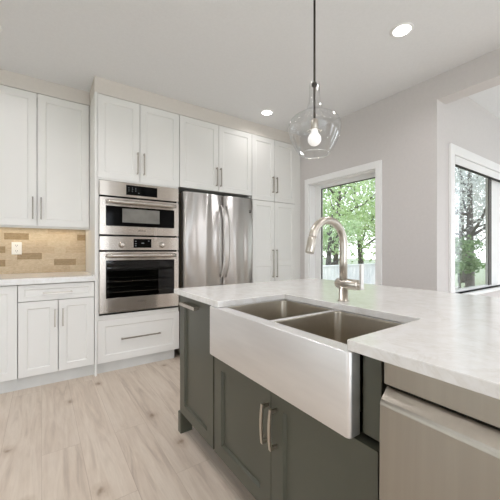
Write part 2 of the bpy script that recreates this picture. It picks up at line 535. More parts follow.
# unseen windows added to light the room and streak the fridge: frame and pane
def added_window(name, fr, pn):
    o = struct(name, fr, M['trim'])
    struct('pane', pn, M['pane'], o)
fr = MB()
for x0, x1 in ((-1.3, -1.24), (0.17, 0.23), (1.64, 1.7)): fr.box(x0, x1, -3.62, -3.53, 0.15, 2.25)
fr.box(-1.3, 1.7, -3.62, -3.53, 0.15, 0.21).box(-1.3, 1.7, -3.62, -3.53, 2.19, 2.25)
added_window('window_3', fr, MB().box(-1.26, 1.66, -3.59, -3.584, 0.18, 2.22))
fr = MB()
for y0, y1 in ((-0.2, -0.14), (0.97, 1.03), (2.14, 2.2)): fr.box(-2.72, -2.63, y0, y1, 0.25, 2.25)
fr.box(-2.72, -2.63, -0.2, 2.2, 0.25, 0.31).box(-2.72, -2.63, -0.2, 2.2, 2.19, 2.25)
added_window('window_4', fr, MB().box(-2.69, -2.684, -0.16, 2.16, 0.28, 2.22))
fr = MB()
for x0, x1 in ((3.3, 3.38), (3.92, 4.02), (4.58, 4.68), (5.22, 5.3)): fr.box(x0, x1, -3.62, -3.53, 0.08, 2.25)
for x0, x1 in ((3.38, 3.92), (4.02, 4.58), (4.68, 5.22)): fr.box(x0, x1, -3.62, -3.53, 0.08, 0.16).box(x0, x1, -3.62, -3.53, 2.17, 2.25)
added_window('window_7', fr, MB().box(3.36, 5.24, -3.59, -3.584, 0.12, 2.2))
for i, (a, b_) in enumerate(WE):
    fr = MB()
    fr.box(5.63, 5.72, a, a + .06, 0.3, 2.25).box(5.63, 5.72, b_ - .06, b_, 0.3, 2.25).box(5.63, 5.72, a, b_, 0.3, 0.36).box(5.63, 5.72, a, b_, 2.19, 2.25)
    added_window('window_%d' % (5 + i), fr, MB().box(5.67, 5.676, a + .03, b_ - .03, 0.33, 2.22))

# bulkhead above the cabinets
TY = 3.08                      # face of the tall cabinets
UY = 3.43                      # face of the wall cupboards
struct('trim_1', MB().box(0.397, XW, TY, XB, 2.592, HC), M['soffit'], label='painted bulkhead above the tall cabinets')
struct('trim_2', MB().box(-2.6, 0.397, UY, XB, 2.605, HC), M['soffit'], label='painted bulkhead above the wall cupboards')

# window_1, right wall
cs = MB(); k = 0.07
cs.box(XW - 0.02, XW, W1Y0 - k, W1Y0, 0, W1Z1 + k + .006, 0.003).box(XW - 0.02, XW, W1Y1, W1Y1 + k, 0, W1Z1 + k + .006, 0.003)
cs.box(XW - 0.02, XW, W1Y0, W1Y1, W1Z1, W1Z1 + k + .006, 0.003)
win = struct('window_1', cs, M['trim'])
jb = MB()
jb.box(XW, XW + 0.17, W1Y0, W1Y0 + .012, W1Z0, W1Z1).box(XW, XW + 0.17, W1Y1 - .012, W1Y1, W1Z0, W1Z1)
jb.box(XW, XW + 0.17, W1Y0, W1Y1, W1Z1 - .012, W1Z1).box(XW, XW + 0.17, W1Y0, W1Y1, W1Z0, W1Z0 + .012)
struct('jamb', jb, M['trim'], win)
sf = MB(); a, b_ = W1Y0 + .012, W1Y1 - .012
sf.box(3.07, 3.12, a, a + .06, W1Z0 + .012, W1Z1 - .012, 0.003).box(3.07, 3.12, b_ - .095, b_, W1Z0 + .012, W1Z1 - .012, 0.003)
sf.box(3.072, 3.12, a + .06, b_ - .095, W1Z1 - .058, W1Z1 - .012).box(3.072, 3.12, a + .06, b_ - .095, W1Z0 + .012, W1Z0 + .08)
sash = struct('sash', sf, M['trim'], win)
gk = MB(); y0, y1, z0, z1 = a + .06, b_ - .095, W1Z0 + .08, W1Z1 - .058
gk.box(3.085, 3.10, y0, y0 + .01, z0, z1).box(3.085, 3.10, y1 - .01, y1, z0, z1).box(3.085, 3.10, y0, y1, z1 - .01, z1).box(3.085, 3.10, y0, y1, z0, z0 + .01)
struct('gasket', gk, M['rubber'], sash)
struct('pane', MB().box(3.09, 3.095, y0 + .004, y1 - .004, z0 + .004, z1 - .004), M['pane'], sash)

# window_2, nook
cs = MB(); k = 0.09
cs.box(W2X0 - k, W2X0, NY - .02, NY, W2Z0 - 0.03, W2Z1 + k, 0.003).box(W2X1, W2X1 + k, NY - .02, NY, W2Z0 - 0.03, W2Z1 + k, 0.003)
cs.box(W2X0, W2X1, NY - .02, NY, W2Z1, W2Z1 + k, 0.003)
win = struct('window_2', cs, M['trim'])
struct('window_sill', MB().box(W2X0 - k - .02, W2X1 + k, NY - .05, NY + .10, W2Z0 - .03, W2Z0, 0.004), M['trim'], win)
sf = MB()
sf.box(W2X0, W2X0 + .04, NY + .06, NY + .12, W2Z0, W2Z1).box(4.50, 4.80, NY + .06, NY + .12, W2Z0, W2Z1).box(W2X1 - .06, W2X1, NY + .06, NY + .12, W2Z0, W2Z1)
for x0, x1 in ((W2X0 + .04, 4.50), (4.80, W2X1 - .06)): sf.box(x0, x1, NY + .062, NY + .12, W2Z0, W2Z0 + .02).box(x0, x1, NY + .062, NY + .12, W2Z1 - .04, W2Z1)
sash = struct('sash', sf, M['trim'], win)
gk = MB()
gk.box(4.41, 4.498, NY + .058, NY + .066, W2Z0 + .02, W2Z1 - .04).box(W2X0 + .04, W2X0 + .05, NY + .08, NY + .1, W2Z0 + .02, W2Z1 - .04)
struct('gasket', gk, M['rubber'], sash, label='dark upright sash edge')
struct('pane', MB().box(W2X0 + .045, 4.499, NY + .085, NY + .09, W2Z0 + .015, W2Z1 - .035), M['pane'], sash)
struct('pane', MB().box(4.795, W2X1 - .055, NY + .085, NY + .09, W2Z0 + .015, W2Z1 - .035), M['pane'], sash)
t = Thing('roller_blind', (3.33, NY + .02, 1.99), 'white rolled-up blind in the head of the right-hand window beyond the opening', 'blind')
t.part('cassette', MB().box(3.345, 5.27, NY - .005, NY + .05, 1.998, 2.078, 0.004), M['trim'])
t.part('bottom_bar', MB().box(3.345, 5.27, NY + .002, NY + .03, 1.988, 1.997), M['dark'], label='dark bottom bar')
t.part('end_cap', MB().box(3.336, 3.344, NY + .002, NY + .05, 1.99, 2.075), M['dark'], label='dark end cap')

# baseboards
struct('baseboard_right', MB().box(XW - .014, XW, NY, W1Y0 - .07, 0, .12, 0.003), M['trim'])
struct('baseboard_front', MB().box(-2.6, -1.3, -3.5, -3.486, 0, .12, 0.003), M['trim'])

# ------------------------------------------------------------------ backsplash
bs = MB()
bs.box(-1.1, 0.397, XB - .004, XB, 0.918, 1.37, mi=5)
rh = 0.0655
rows = int((1.37 - 0.925) / rh) + 1
BROWN = {(-0.301, 5), (-0.201, 2), (0.105, 1), (0.315, 5), (-0.5, 3), (-0.48, 1)}
fixed = {5: [-0.301, -0.106, 0.315], 2: [-0.201, 0.002], 1: [-0.48, -0.29, 0.105, 0.305], 3: [-0.5, -0.29]}
for r_ in range(rows):
    z0 = 0.925 + r_ * rh; z1 = min(z0 + rh - .0015, 1.37)
    cuts = [-1.1]
    fx = sorted(fixed.get(r_, []))
    while cuts[-1] < 0.397:
        nxt = cuts[-1] + random.choice((0.1, 0.15, 0.2, 0.2, 0.25))
        if any(abs(cuts[-1] - x) < 1e-4 and rr == r_ for x, rr in BROWN): nxt = min([x for x in fx if x > cuts[-1] + .01] + [.397])
        hit = [x for x in fx if cuts[-1] + 1e-4 < x <= nxt + 0.05]
        cuts.append(hit[0] if hit else min(nxt, 0.397))
        if cuts[-1] > 0.39: break
    for a, b_ in zip(cuts, cuts[1:]):
        brown = any(abs(a - x) < 0.01 and r_ == rr for x, rr in BROWN)
        mi = 4 if brown else random.choice((0, 0, 1, 2, 2, 3, 1))
        bs.box(a + .0008, min(b_, 0.397) - .0008, XB - .010 - random.random() * .002, XB - .003, z0 if r_ else .9185, z1, mi=mi)
struct('trim_3', bs, STONES + [M['grout']], label='beige stone mosaic backsplash')

t = Thing('wall_outlet', (-0.2, XB - .012, 1.105), 'white electrical outlet plate on the stone backsplash', 'outlet')
pl = t.part('plate', MB().box(-0.243, -0.163, XB - .018, XB - .011, 1.106, 1.228, 0.002), M['plastic'])
for zc in (1.14, 1.194):
    r_ = t.part('receptacle', MB().box(-0.221, -0.185, XB - .0205, XB - .017, zc - .018, zc + .018, 0.002), M['plastic'], pl)
    t.part('slot', MB().box(-0.212, -0.209, XB - .0215, XB - .020, zc - .004, zc + .008).box(-0.198, -0.195, XB - .0215, XB - .020, zc - .004, zc + .008).box(-0.206, -0.201, XB - .0215, XB - .020, zc - .013, zc - .009), M['dark'], r_)

# ------------------------------------------------------------------ white cabinets
FU, FT = face_y(UY), face_y(TY)
G = 0.0026
t = Thing('wall_cabinet', (0, XB, 1.37), 'white two-door wall cupboard above the stone backsplash at left', 'cabinet')
cx = MB()
cx.box(-0.47, 0.396, UY + .044, XB - .012, 2.58, 2.605).box(-0.47, 0.396, UY + .044, XB - .012, 1.385, 1.405)
cx.box(-0.47, -0.452, UY + .044, XB - .012, 1.405, 2.58).box(0.378, 0.396, UY + .044, XB - .012, 1.405, 2.58).box(-0.452, 0.378, XB - .03, XB - .012, 1.405, 2.58)
cx.box(-0.47, 0.396, UY + .044, UY + .06, 1.355, 1.385)
t.part('carcass', cx, M['cab'])
for a, b_, hx in ((-0.47, -0.036, -0.068), (-0.036, 0.394, -0.005)):
    d = t.part('door', shaker(FU, a + G, b_ - G, 1.372, 2.60, 0.062), M['cab'])
    t.part('handle', bar_pull(FU, hx, 1.535, 0.205, stand=.028), M['handle_dark'], d, 'brushed nickel bar handle')
t = Thing('cabinet_light', (-0.05, 3.55, 1.385), 'slim warm light strip under the left wall cupboard', 'light')
t.part('housing', MB().box(-0.45, 0.37, 3.62, 3.66, 1.372, 1.385, 0.002), M['plastic'])
t.part('diffuser', MB().box(-0.44, 0.36, 3.625, 3.655, 1.368, 1.372), M['led'])
lamp('cabinet_strip_light', 'AREA', (-0.05, 3.64, 1.366), (0, 0, 0), 0.7, (1.0, 0.86, 0.66), 0.8, 0.03)

def base_carcass(x0, x1):
    mb = MB(); y0 = TY + .044
    mb.box(x0, x0 + .016, y0, XB - .013, .1, .868).box(x1 - .016, x1, y0, XB - .013, .1, .868).box(x0, x1, y0, XB - .013, .1, .116).box(x0, x1, XB - .03, XB - .013, .1, .868)
    mb.box(x0, x1, y0, y0 + .05, .85, .868)
    return mb
BY = TY + 0.0
FB = face_y(BY)
t = Thing('base_cabinet', (0.115, XB, 0), 'white base cabinet with one drawer over two doors beside the oven tower', 'cabinet')
t.part('carcass', base_carcass(-0.16, 0.396), M['cab'])
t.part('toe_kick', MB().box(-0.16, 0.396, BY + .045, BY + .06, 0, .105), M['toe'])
d = t.part('drawer', shaker(FB, -0.16 + G, 0.393, .727, .861, 0.04, 0.036), M['cab'])
t.part('handle', bar_pull(FB, 0.113, .79, 0.215, False), M['handle'], d, 'brushed nickel bar handle')
for a, b_, hx in ((-0.16, 0.117, 0.092), (0.117, 0.3945, 0.15)):
    d = t.part('door', shaker(FB, a + G, b_ - G, .11, .722, 0.057), M['cab'])
    t.part('handle', bar_pull(FB, hx, .573, 0.15), M['handle'], d, 'brushed nickel bar handle')
t = Thing('base_cabinet', (-0.38, XB, 0), 'white base cabinet with one tall door at the left edge of the picture', 'cabinet')
t.part('carcass', base_carcass(-0.62, -0.161), M['cab'])
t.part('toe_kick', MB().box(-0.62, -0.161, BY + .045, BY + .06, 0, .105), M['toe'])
d = t.part('door', shaker(FB, -0.62 + G, -0.161 - G, .11, .861, 0.06), M['cab'])
t.part('handle', bar_pull(FB, -0.59, .70, 0.15), M['handle'], d)
tag(MB().prism([(-0.65, 3.055), (0.3965, 3.055), (0.3965, XB - .011), (-0.65, XB - .011)], .8685, .918, 'Z', 0.004).build('worktop', M['quartz']),
    'white quartz worktop on the left base cabinets under the backsplash', 'countertop')

# oven tower
OX0, OX1 = 0.417, 1.193
t = Thing('oven_cabinet', (0.8, XB, 0), 'tall white cabinet around the wall oven, doors above and drawer below', 'cabinet')
cx = MB()
cx.box(0.397, OX0 - .001, 3.068, XB - .001, 0, 2.592, 0.001)
t.part('side_panel', cx, M['cab'])
cx = MB(); y0 = TY + .044
cx.box(OX0, OX0 + .016, y0, XB - .001, .1, 2.591).box(OX1 - .002, 1.2065, y0, XB - .001, .1, 2.591)
for z in (.1, .505, 1.80, 2.573): cx.box(OX0, OX1, y0, XB - .02, z, z + .018)
cx.box(OX0, OX1, XB - .02, XB - .001, .1, 2.591)
cx.box(OX0, OX1, TY - .001, TY + .02, .502, .546).box(OX0, OX1, TY - .001, TY + .02, 1.801, 1.815)
cx.box(OX0, OX0 + .014, TY - .001, TY + .02, .546, 1.801)
t.part('carcass', cx, M['cab'])
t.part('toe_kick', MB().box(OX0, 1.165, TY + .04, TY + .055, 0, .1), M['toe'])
for a, b_, hx in ((OX0, 0.799, 0.773), (0.799, 1.206, 0.835)):
    d = t.part('door', shaker(FT, a + G, b_ - G, 1.818, 2.588, 0.06), M['cab'])
    t.part('handle', bar_pull(FT, hx, 1.995, 0.21), M['handle'], d, 'brushed nickel bar handle')
d = t.part('drawer', shaker(FT, OX0 + G, 1.206 - G, .104, .499, 0.062), M['cab'])
t.part('handle', bar_pull(FT, 0.81, .307, 0.375, False), M['handle'], d, 'brushed nickel bar handle')

# wall oven with microwave
OV = Thing('wall_oven', (0.81, 3.4, .55), 'stainless steel built-in microwave and oven in the white tower', 'oven')
a, b_ = 0.433, 1.186
F0, F1 = 3.05, 3.08            # door faces, back of doors
OV.part('housing', MB().box(a + .01, b_ - .01, F1, F1 + .1, 1.10, 1.79).box(a, b_, F0 + .012, F1, .548, .556).box(a + .01, a + .03, F1, F1 + .55, .56, 1.1).box(b_ - .03, b_ - .01, F1, F1 + .55, .56, 1.1).box(a + .03, b_ - .03, F1, F1 + .55, .56, .62).box(a + .03, b_ - .03, F1 + .53, F1 + .55, .62, 1.1).box(a + .03, b_ - .03, F1, F1 + .53, 1.06, 1.1), M['oven_dark'])
cp = OV.part('control_panel', MB().box(a, b_, F0, F1, 1.656, 1.792, .002), M['steel_h'])
dp = OV.part('display', MB().box(.664, .961, F0 - .0015, F0 + .001, 1.678, 1.772), M['black_glass'], cp)
dg_ = MB()
for i in range(3):
    for j in range(3): dg_.box(.684 + i * .032, .684 + i * .032 + .007, F0 - .003, F0 - .0013, 1.746 - j * .016, 1.749 - j * .016)
OV.part('indicator', MB().box(.776, .784, F0 - .003, F0 - .0013, 1.70, 1.704), M['digit'], dp)
OV.part('display_marks', dg_, M['digit'], dp)

def oven_door(name, z0, z1, wz0, wz1, hz):
    mb = MB(); wx0, wx1 = .487, 1.139
    mb.box(a, wx0, F0, F1, z0, z1, .002).box(wx1, b_, F0, F1, z0, z1, .002).box(wx0 - .001, wx1 + .001, F0, F1, z0, wz0, .0015).box(wx0 - .001, wx1 + .001, F0, F1, wz1, z1, .0015)
    d = OV.part(name, mb, M['steel_h'])
    hb = MB()
    hb.tube([(.49, F0 - .04, hz), (.55, F0 - .043, hz), (1.08, F0 - .043, hz), (1.14, F0 - .04, hz)], .0185, 14)
    for x in (.515, 1.115): hb.tube([(x, F0 + .002, hz), (x, F0 - .04, hz)], .011, 10)
    OV.part('handle', hb, M['nickel_light'], d)
    return d
MD = oven_door('microwave_door', 1.294, 1.640, 1.375, 1.562, 1.598)
wn_ = OV.part('window', MB().box(.487, 1.139, F0 + .004, F0 + .012, 1.375, 1.562), M['black_glass'], MD)
OV.part('screen', MB().box(.63, .985, F0 + .003, F0 + .0045, 1.412, 1.545), M['screen_grey'], MD, 'lighter rectangle of the microwave window')
OD = oven_door('oven_door', .566, 1.133, .700, 1.053, 1.097)
OV.part('window', MB().box(.487, 1.139, F0 + .006, F0 + .011, .700, 1.053), M['tint_glass'], OD)
for nm, zz, pr in (('logo', 1.337, MD), ('logo', .648, OD)):
    text_mesh('BOSCH', 0.022, Matrix.Translation((.813, F0 - .0006, zz)) @ Matrix.Rotation(R(90), 4, 'X'), nm, M['marking'], pr, OV.loc)
cp = OV.part('control_panel', MB().box(a, b_, F0, F1, 1.149, 1.278, .002), M['steel_h'])
dp = OV.part('display', MB().box(.731, .901, F0 - .0015, F0 + .001, 1.172, 1.258), M['black_glass'], cp)
dg_ = MB()
for j in range(3): dg_.box(.745, .758, F0 - .003, F0 - .0013, 1.188 + j * .022, 1.193 + j * .022)
OV.part('display_marks', dg_, M['digit'], dp)
OV.part('clock_readout', MB().box(.806, .830, F0 - .003, F0 - .0013, 1.214, 1.220), M['digit'], dp)
OV.part('indicator', MB().box(.870, .882, F0 - .003, F0 - .0013, 1.237, 1.241), M['digit'], dp)
for x in (.625, 1.01):
    k_ = OV.part('knob', MB().lathe([(0, -.034), (.019, -.034), (.0215, -.031), (.023, -.004), (.029, -.003), (.029, 0), (0, 0)], (x, F0, 1.2), 'Y', 24), M['steel_h'], cp)
for zz in (.847, .746):
    rk = MB()
    rk.tube([(.47, F1 + .03, zz), (1.15, F1 + .03, zz)], .004, 8).tube([(.47, F1 + .48, zz), (1.15, F1 + .48, zz)], .004, 8)
    for i in range(23):
        x = .48 + i * .030
        rk.tube([(x, F1 + .03, zz + .003), (x, F1 + .48, zz + .003)], .0022, 6)
    OV.part('oven_rack', rk, M['rack'], label='chrome wire rack')

# fridge
FR = Thing('refrigerator', (1.675, 3.4, 0), 'stainless steel french door refrigerator with bowed handles', 'refrigerator')
fx0, fx1, fs = 1.226, 2.124, 1.70
FR.part('cabinet_body', MB().box(fx0 + .004, fx1 - .004, 3.085, 3.74, .03, 1.762, .004), M['fridge_side'], label='dark grey sides')
def fridge_front(x0, x1, z0, z1, bulge=.02):
    n = 20; pr = []
    for i in range(n + 1):
        u = -1 + 2 * i / n
        e = max(0, abs(u) - 0.93) / 0.07
        pr.append((x0 + (x1 - x0) * i / n, 3.018 - bulge * (1 - u * u) + .012 * e * e))
    return MB().prism(pr + [(x1, 3.075), (x0, 3.075)], z0, z1, 'Z', smooth=True)
for x0, x1, hx in ((fx0, fs - .003, 1.665), (fs + .003, fx1, 1.735)):
    d = FR.part('door', fridge_front(x0, x1, .70, 1.768), M['steel_v'])
    hb = MB(); pts = []
    for i in range(17):
        k_ = -1 + i / 8
        pts.append((hx, 3.003 - .075 * (1 - k_ ** 4) - .012 * (1 - k_ * k_), 1.245 + .40 * k_))
    hb.tube(pts, .0125, 12, 1.25)
    FR.part('handle', hb, M['steel_v'], d, 'bowed steel bar handle')
    if hx > 1.7:
        FR.part('badge', MB().box(2.045, 2.085, 3.0065, 3.012, 1.615, 1.625).box(2.048, 2.082, 3.0065, 3.012, 1.598, 1.609), M['marking'], d)
d = FR.part('freezer_drawer', fridge_front(fx0, fx1, .06, .692, .022), M['steel_v'])
FR.part('handle', MB().tube([(1.30, 3.005, .60), (1.30, 2.95, .60), (2.05, 2.95, .60), (2.05, 3.005, .60)], .013, 12), M['steel_v'], d)
FR.part('hinge_cover', MB().box(fx0 + .02, fx0 + .10, 3.06, 3.16, 1.768, 1.785, .003), M['bronze'])
FR.part('hinge_cover', MB().box(fx1 - .10, fx1 - .02, 3.06, 3.16, 1.768, 1.785, .003), M['bronze'])
FR.part('foot', MB().box(fx0 + .05, fx0 + .12, 3.12, 3.19, 0, .031), M['dark'])
FR.part('foot', MB().box(fx1 - .12, fx1 - .05, 3.12, 3.19, 0, .031), M['dark'])

t = Thing('fridge_cabinet', (1.68, XB, 1.82), 'white two-door cupboard above the steel refrigerator', 'cabinet')
cx = MB()
cx.box(1.2075, 2.147, TY + .044, XB - .001, 1.826, 1.846).box(1.2075, 2.147, TY + .044, XB - .001, 2.573, 2.591).box(1.2075, 1.2235, TY + .044, XB - .001, 1.846, 2.573).box(2.13, 2.147, TY + .044, XB - .001, 1.846, 2.573).box(1.2235, 2.13, XB - .02, XB - .001, 1.846, 2.573)
t.part('carcass', cx, M['cab'])
for x0, x1, hx in ((1.2075, 1.681, 1.648), (1.681, 2.147, 1.70)):
    d = t.part('door', shaker(FT, x0 + G, x1 - G, 1.824, 2.588, 0.06), M['cab'])
    t.part('handle', bar_pull(FT, hx, 1.985, 0.21), M['handle'], d, 'brushed nickel bar handle')

tag(MB().box(2.129, 2.1462, TY + .044, XB - .002, 0, 1.822, .001).build('gable_panel', M['cab']), 'narrow white upright panel between refrigerator and pantry cabinet', 'panel')
t = Thing('pantry_cabinet', (2.5, XB, 0), 'tall white four-door pantry cabinet between refrigerator and right wall', 'cabinet')
cx = MB(); y0 = TY + .044
cx.box(2.1475, 2.165, y0, XB - .001, .1, 2.591).box(2.85, 2.868, y0, XB - .001, .1, 2.591).box(2.165, 2.85, XB - .02, XB - .001, .1, 2.591)
for z in (.1, 1.765, 2.573): cx.box(2.165, 2.85, y0, XB - .02, z, z + .018)
t.part('carcass', cx, M['cab'])
t.part('filler_strip', MB().box(2.869, XW - .001, TY + .002, TY + .021, 0, 2.591), M['cab'])
t.part('toe_kick', MB().box(2.1475, 2.868, TY + .045, TY + .06, 0, .1), M['cab'])
for x0, x1, hx in ((2.1475, 2.507, 2.472), (2.507, 2.868, 2.535)):
    d = t.part('door', shaker(FT, x0 + G, x1 - G, 1.782, 2.588, 0.06), M['cab'])
    t.part('handle', bar_pull(FT, hx, 1.995, 0.205), M['handle'], d, 'brushed nickel bar handle')
    d = t.part('door', shaker(FT, x0 + G, x1 - G, .104, 1.776, 0.06, splits=(.975,)), M['cab'])
    t.part('handle', bar_pull(FT, hx, .975, 0.36), M['handle'], d, 'long brushed nickel bar handle')

# ------------------------------------------------------------------ island
IX = 0.72
FI = face_x(IX)
t = Thing('waste_cabinet', (1.0, 1.6, 0), 'narrow grey-green island cabinet with a top pull at the far end', 'cabinet')
cx = MB()
cx.box(IX + .044, 1.34, 1.81, 1.83, .13, .874).box(IX + .044, 1.34, 1.392, 1.408, .13, .874).box(IX + .044, 1.34, 1.408, 1.81, .13, .148).box(1.32, 1.34, 1.408, 1.81, .148, .874)
cx.box(IX + .044, IX + .07, 1.408, 1.81, .856, .874)
t.part('carcass', cx, M['green'])
t.part('foot', MB().box(IX - .006, IX + .075, 1.805, 1.848, 0, .13, .004), M['green'])
t.part('toe_kick', MB().box(IX + .11, IX + .125, 1.392, 1.805, 0, .13), M['green'])
d = t.part('door', shaker(FI, 1.380, 1.828, .132, .868, 0.068, 0.06, rec=.013, prof=.006), M['green'])
hb = bar_pull(FI, 1.645, .826, 0.21, False, stand=.026, wd=.018, th=.018)
t.part('handle', hb, M['nickel_light'], d, 'brushed nickel bar pull')

t = Thing('sink_cabinet', (1.0, 0.9, 0), 'grey-green two-door sink cabinet under the apron sink', 'cabinet')
cx = MB()
cx.box(IX + .044, 1.34, 1.368, 1.39, .13, .874).box(IX + .044, 1.34, .459, .48, .13, .874).box(IX + .044, 1.34, .48, 1.368, .13, .148).box(1.32, 1.34, .48, 1.368, .148, .874)
t.part('carcass', cx, M['green'])
t.part('filler_strip', MB().box(IX + .018, IX + .043, .462, .519, .640, .874, .002), M['green'])
t.part('toe_kick', MB().box(IX + .11, IX + .125, .459, 1.39, 0, .13), M['green'])
for y0, y1, hy in ((.908, 1.366, .972), (.461, .905, .918)):
    d = t.part('door', shaker(FI, y0, y1, .132, .624, 0.068, 0.062, rec=.013, prof=.006), M['green'])
    if hy < .95: hy = .872
    hy = .924 if y0 > .9 else .874
    t.part('handle', bar_pull(FI, hy, .488, 0.15, stand=.028, bow=.006, wd=.013, th=.008), M['nickel'], d, 'bowed brushed nickel handle')

# sink
SK = Thing('apron_sink', (0.9, 0.94, .64), 'stainless steel double-bowl apron front sink set into the island', 'sink')
sx0, sx1, sy0, sy1, sz = .682, 1.15, .520, 1.352, .8735
ap = MB()
def rrect(x0, x1, y0, y1, r_, n=6):
    pts = []
    for cx_, cy_, a0 in ((x1 - r_, y1 - r_, 0), (x0 + r_, y1 - r_, 90), (x0 + r_, y0 + r_, 180), (x1 - r_, y0 + r_, 270)):
        for i in range(n + 1):
            an = R(a0 + 90 * i / n)
            pts.append((cx_ + r_ * math.cos(an), cy_ + r_ * math.sin(an)))
    return pts
def apron_outline():
    r_ = .014; n = 6; pts = [(.73, sy1)]
    for i in range(n + 1):
        an = R(90 + 90 * i / n); pts.append((sx0 + r_ + r_ * math.cos(an), sy1 - r_ + r_ * math.sin(an)))
    for i in range(n + 1):
        an = R(180 + 90 * i / n); pts.append((sx0 + r_ + r_ * math.cos(an), sy0 + r_ + r_ * math.sin(an)))
    pts.append((.73, sy0))
    return pts
SK.part('apron', ap.prism(apron_outline(), .637, sz, 'Z', 0.004, 3, True), M['steel_sink'])
B1 = (.738, 1.122, .952, 1.292); B2 = (.738, 1.122, .562, .924)
rim = MB()
rim.box(.7301, B1[0], sy0, sy1, sz - .004, sz - .0005).box(B1[1], sx1, sy0, sy1, sz - .004, sz - .0005)
rim.box(B1[0], B1[1], B1[3], sy1, sz - .004, sz - .0005).box(B1[0], B1[1], sy0, B2[2], sz - .004, sz - .0005)
rim.box(B1[0], B1[1], B2[3], B1[2], sz - .012, sz - .004, .002)
SK.part('rim', rim, M['steel_sink'])
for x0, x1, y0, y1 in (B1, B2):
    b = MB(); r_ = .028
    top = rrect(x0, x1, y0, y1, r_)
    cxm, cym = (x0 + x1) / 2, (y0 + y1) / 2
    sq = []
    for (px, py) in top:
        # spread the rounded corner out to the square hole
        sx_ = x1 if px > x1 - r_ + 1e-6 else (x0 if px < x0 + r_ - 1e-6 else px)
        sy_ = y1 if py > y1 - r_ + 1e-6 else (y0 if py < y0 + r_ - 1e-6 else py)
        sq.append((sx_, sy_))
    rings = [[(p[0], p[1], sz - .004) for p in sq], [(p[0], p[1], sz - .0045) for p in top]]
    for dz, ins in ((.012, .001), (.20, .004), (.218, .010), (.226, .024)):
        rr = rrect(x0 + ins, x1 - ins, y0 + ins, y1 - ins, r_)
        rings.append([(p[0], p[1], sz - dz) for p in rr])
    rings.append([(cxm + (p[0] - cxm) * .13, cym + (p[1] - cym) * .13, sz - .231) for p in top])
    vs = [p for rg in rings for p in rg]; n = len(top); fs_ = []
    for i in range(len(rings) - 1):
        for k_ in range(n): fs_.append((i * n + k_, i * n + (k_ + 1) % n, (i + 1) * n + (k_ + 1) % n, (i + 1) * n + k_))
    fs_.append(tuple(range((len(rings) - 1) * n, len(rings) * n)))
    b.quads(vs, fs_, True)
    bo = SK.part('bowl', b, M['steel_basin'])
    SK.part('drain', MB().lathe([(0, .003), (.026, .003), (.032, .006), (.043, .004), (.043, 0)], (cxm, cym, sz - .231), 'Z', 24), M['steel_sink'], bo)

# dishwasher
DW = Thing('dishwasher', (1.0, .155, 0), 'stainless steel dishwasher under the near end of the island', 'dishwasher')
dy0, dy1 = -.145, .440
DW.part('control_panel', MB().box(.714, .75, dy0, dy1, .812, .871, .002), M['steel_dw'])
prof = [(.735, .802), (.727, .802), (.700, .778), (.697, .772), (.6955, .765)]
for i in range(1, 9):
    k_ = i / 8
    prof.append((.6955 - .004 * math.sin(math.pi * k_), .765 - k_ * .64))
prof += [(.735, .125)]
DW.part('door', MB().prism(prof, dy0, dy1, 'Y', .0012, 1, False), M['steel_dw'])
DW.part('tub', MB().box(.737, 1.3, dy0 + .005, dy1 - .005, .03, .868), M['dark'])
DW.part('toe_panel', MB().box(.79, .80, dy0, dy1, 0, .12), M['dark'])

t = tag(MB().box(IX - .02, 1.34, -.20, -.15, 0, .874, .002).build('end_panel', M['green']), 'grey-green end panel closing the near end of the island', 'panel')
t = tag(MB().box(1.345, 1.365, -.20, 1.83, 0, .874, .002).build('back_panel', M['green']), 'grey-green panel along the back of the island', 'panel')

# worktop with the sink cut-out
pts = [(.69, -.30), (.69, .535), (1.117, .545), (1.117, 1.284), (.69, 1.274), (.69, 1.858), (1.945, 1.858), (1.945, -.30)]
tag(MB().prism(pts, .875, .905, 'Z', 0.003).build('island_worktop', M['quartz']),
    'white veined quartz top of the kitchen island, cut out around the sink', 'countertop')

# faucet
FA = Thing('faucet', (1.2, .95, .905), 'brushed nickel gooseneck faucet with side lever behind the sink', 'faucet')
fx, fy = 1.2, .95
FA.part('body', MB().lathe([(0, 0), (.027, 0), (.027, .004), (.0215, .006), (.0215, .10), (0, .10)], (fx, fy, .905), 'Z', 28), M['nickel'])
FA.part('valve_hub', MB().lathe([(0, .036), (.0225, .036), (.0245, .032), (.0245, -.082), (.0215, -.086), (0, -.086)], (fx, fy, .988), 'Y', 28), M['nickel'])
pts = [(fx, fy, 1.0), (fx, fy, 1.1), (fx, fy, 1.18)]
for i in range(1, 31):
    an = math.pi * i / 30 * .93
    pts.append((fx - .107 + .107 * math.cos(an), fy, 1.18 + .107 * math.sin(an)))
FA.part('spout', MB().tube(pts, .0185, 20), M['nickel'])
e = Vector(pts[-1]); dr_ = (e - Vector(pts[-2])).normalized()
FA.part('spray_head', MB().tube([e - dr_ * .002, e + dr_ * .001, e + dr_ * .064, e + dr_ * .070], [.0185, .0195, .0200, .018], 20), M['nickel'])
lv = FA.part('lever', MB().box(fx - .009, fx + .009, fy - .108, fy - .094, .968, 1.086, .004, 3), M['lever'])
FA.part('lever_stem', MB().tube([(fx, fy - .080, .988), (fx, fy - .097, .988)], .012, 14), M['nickel'], lv)

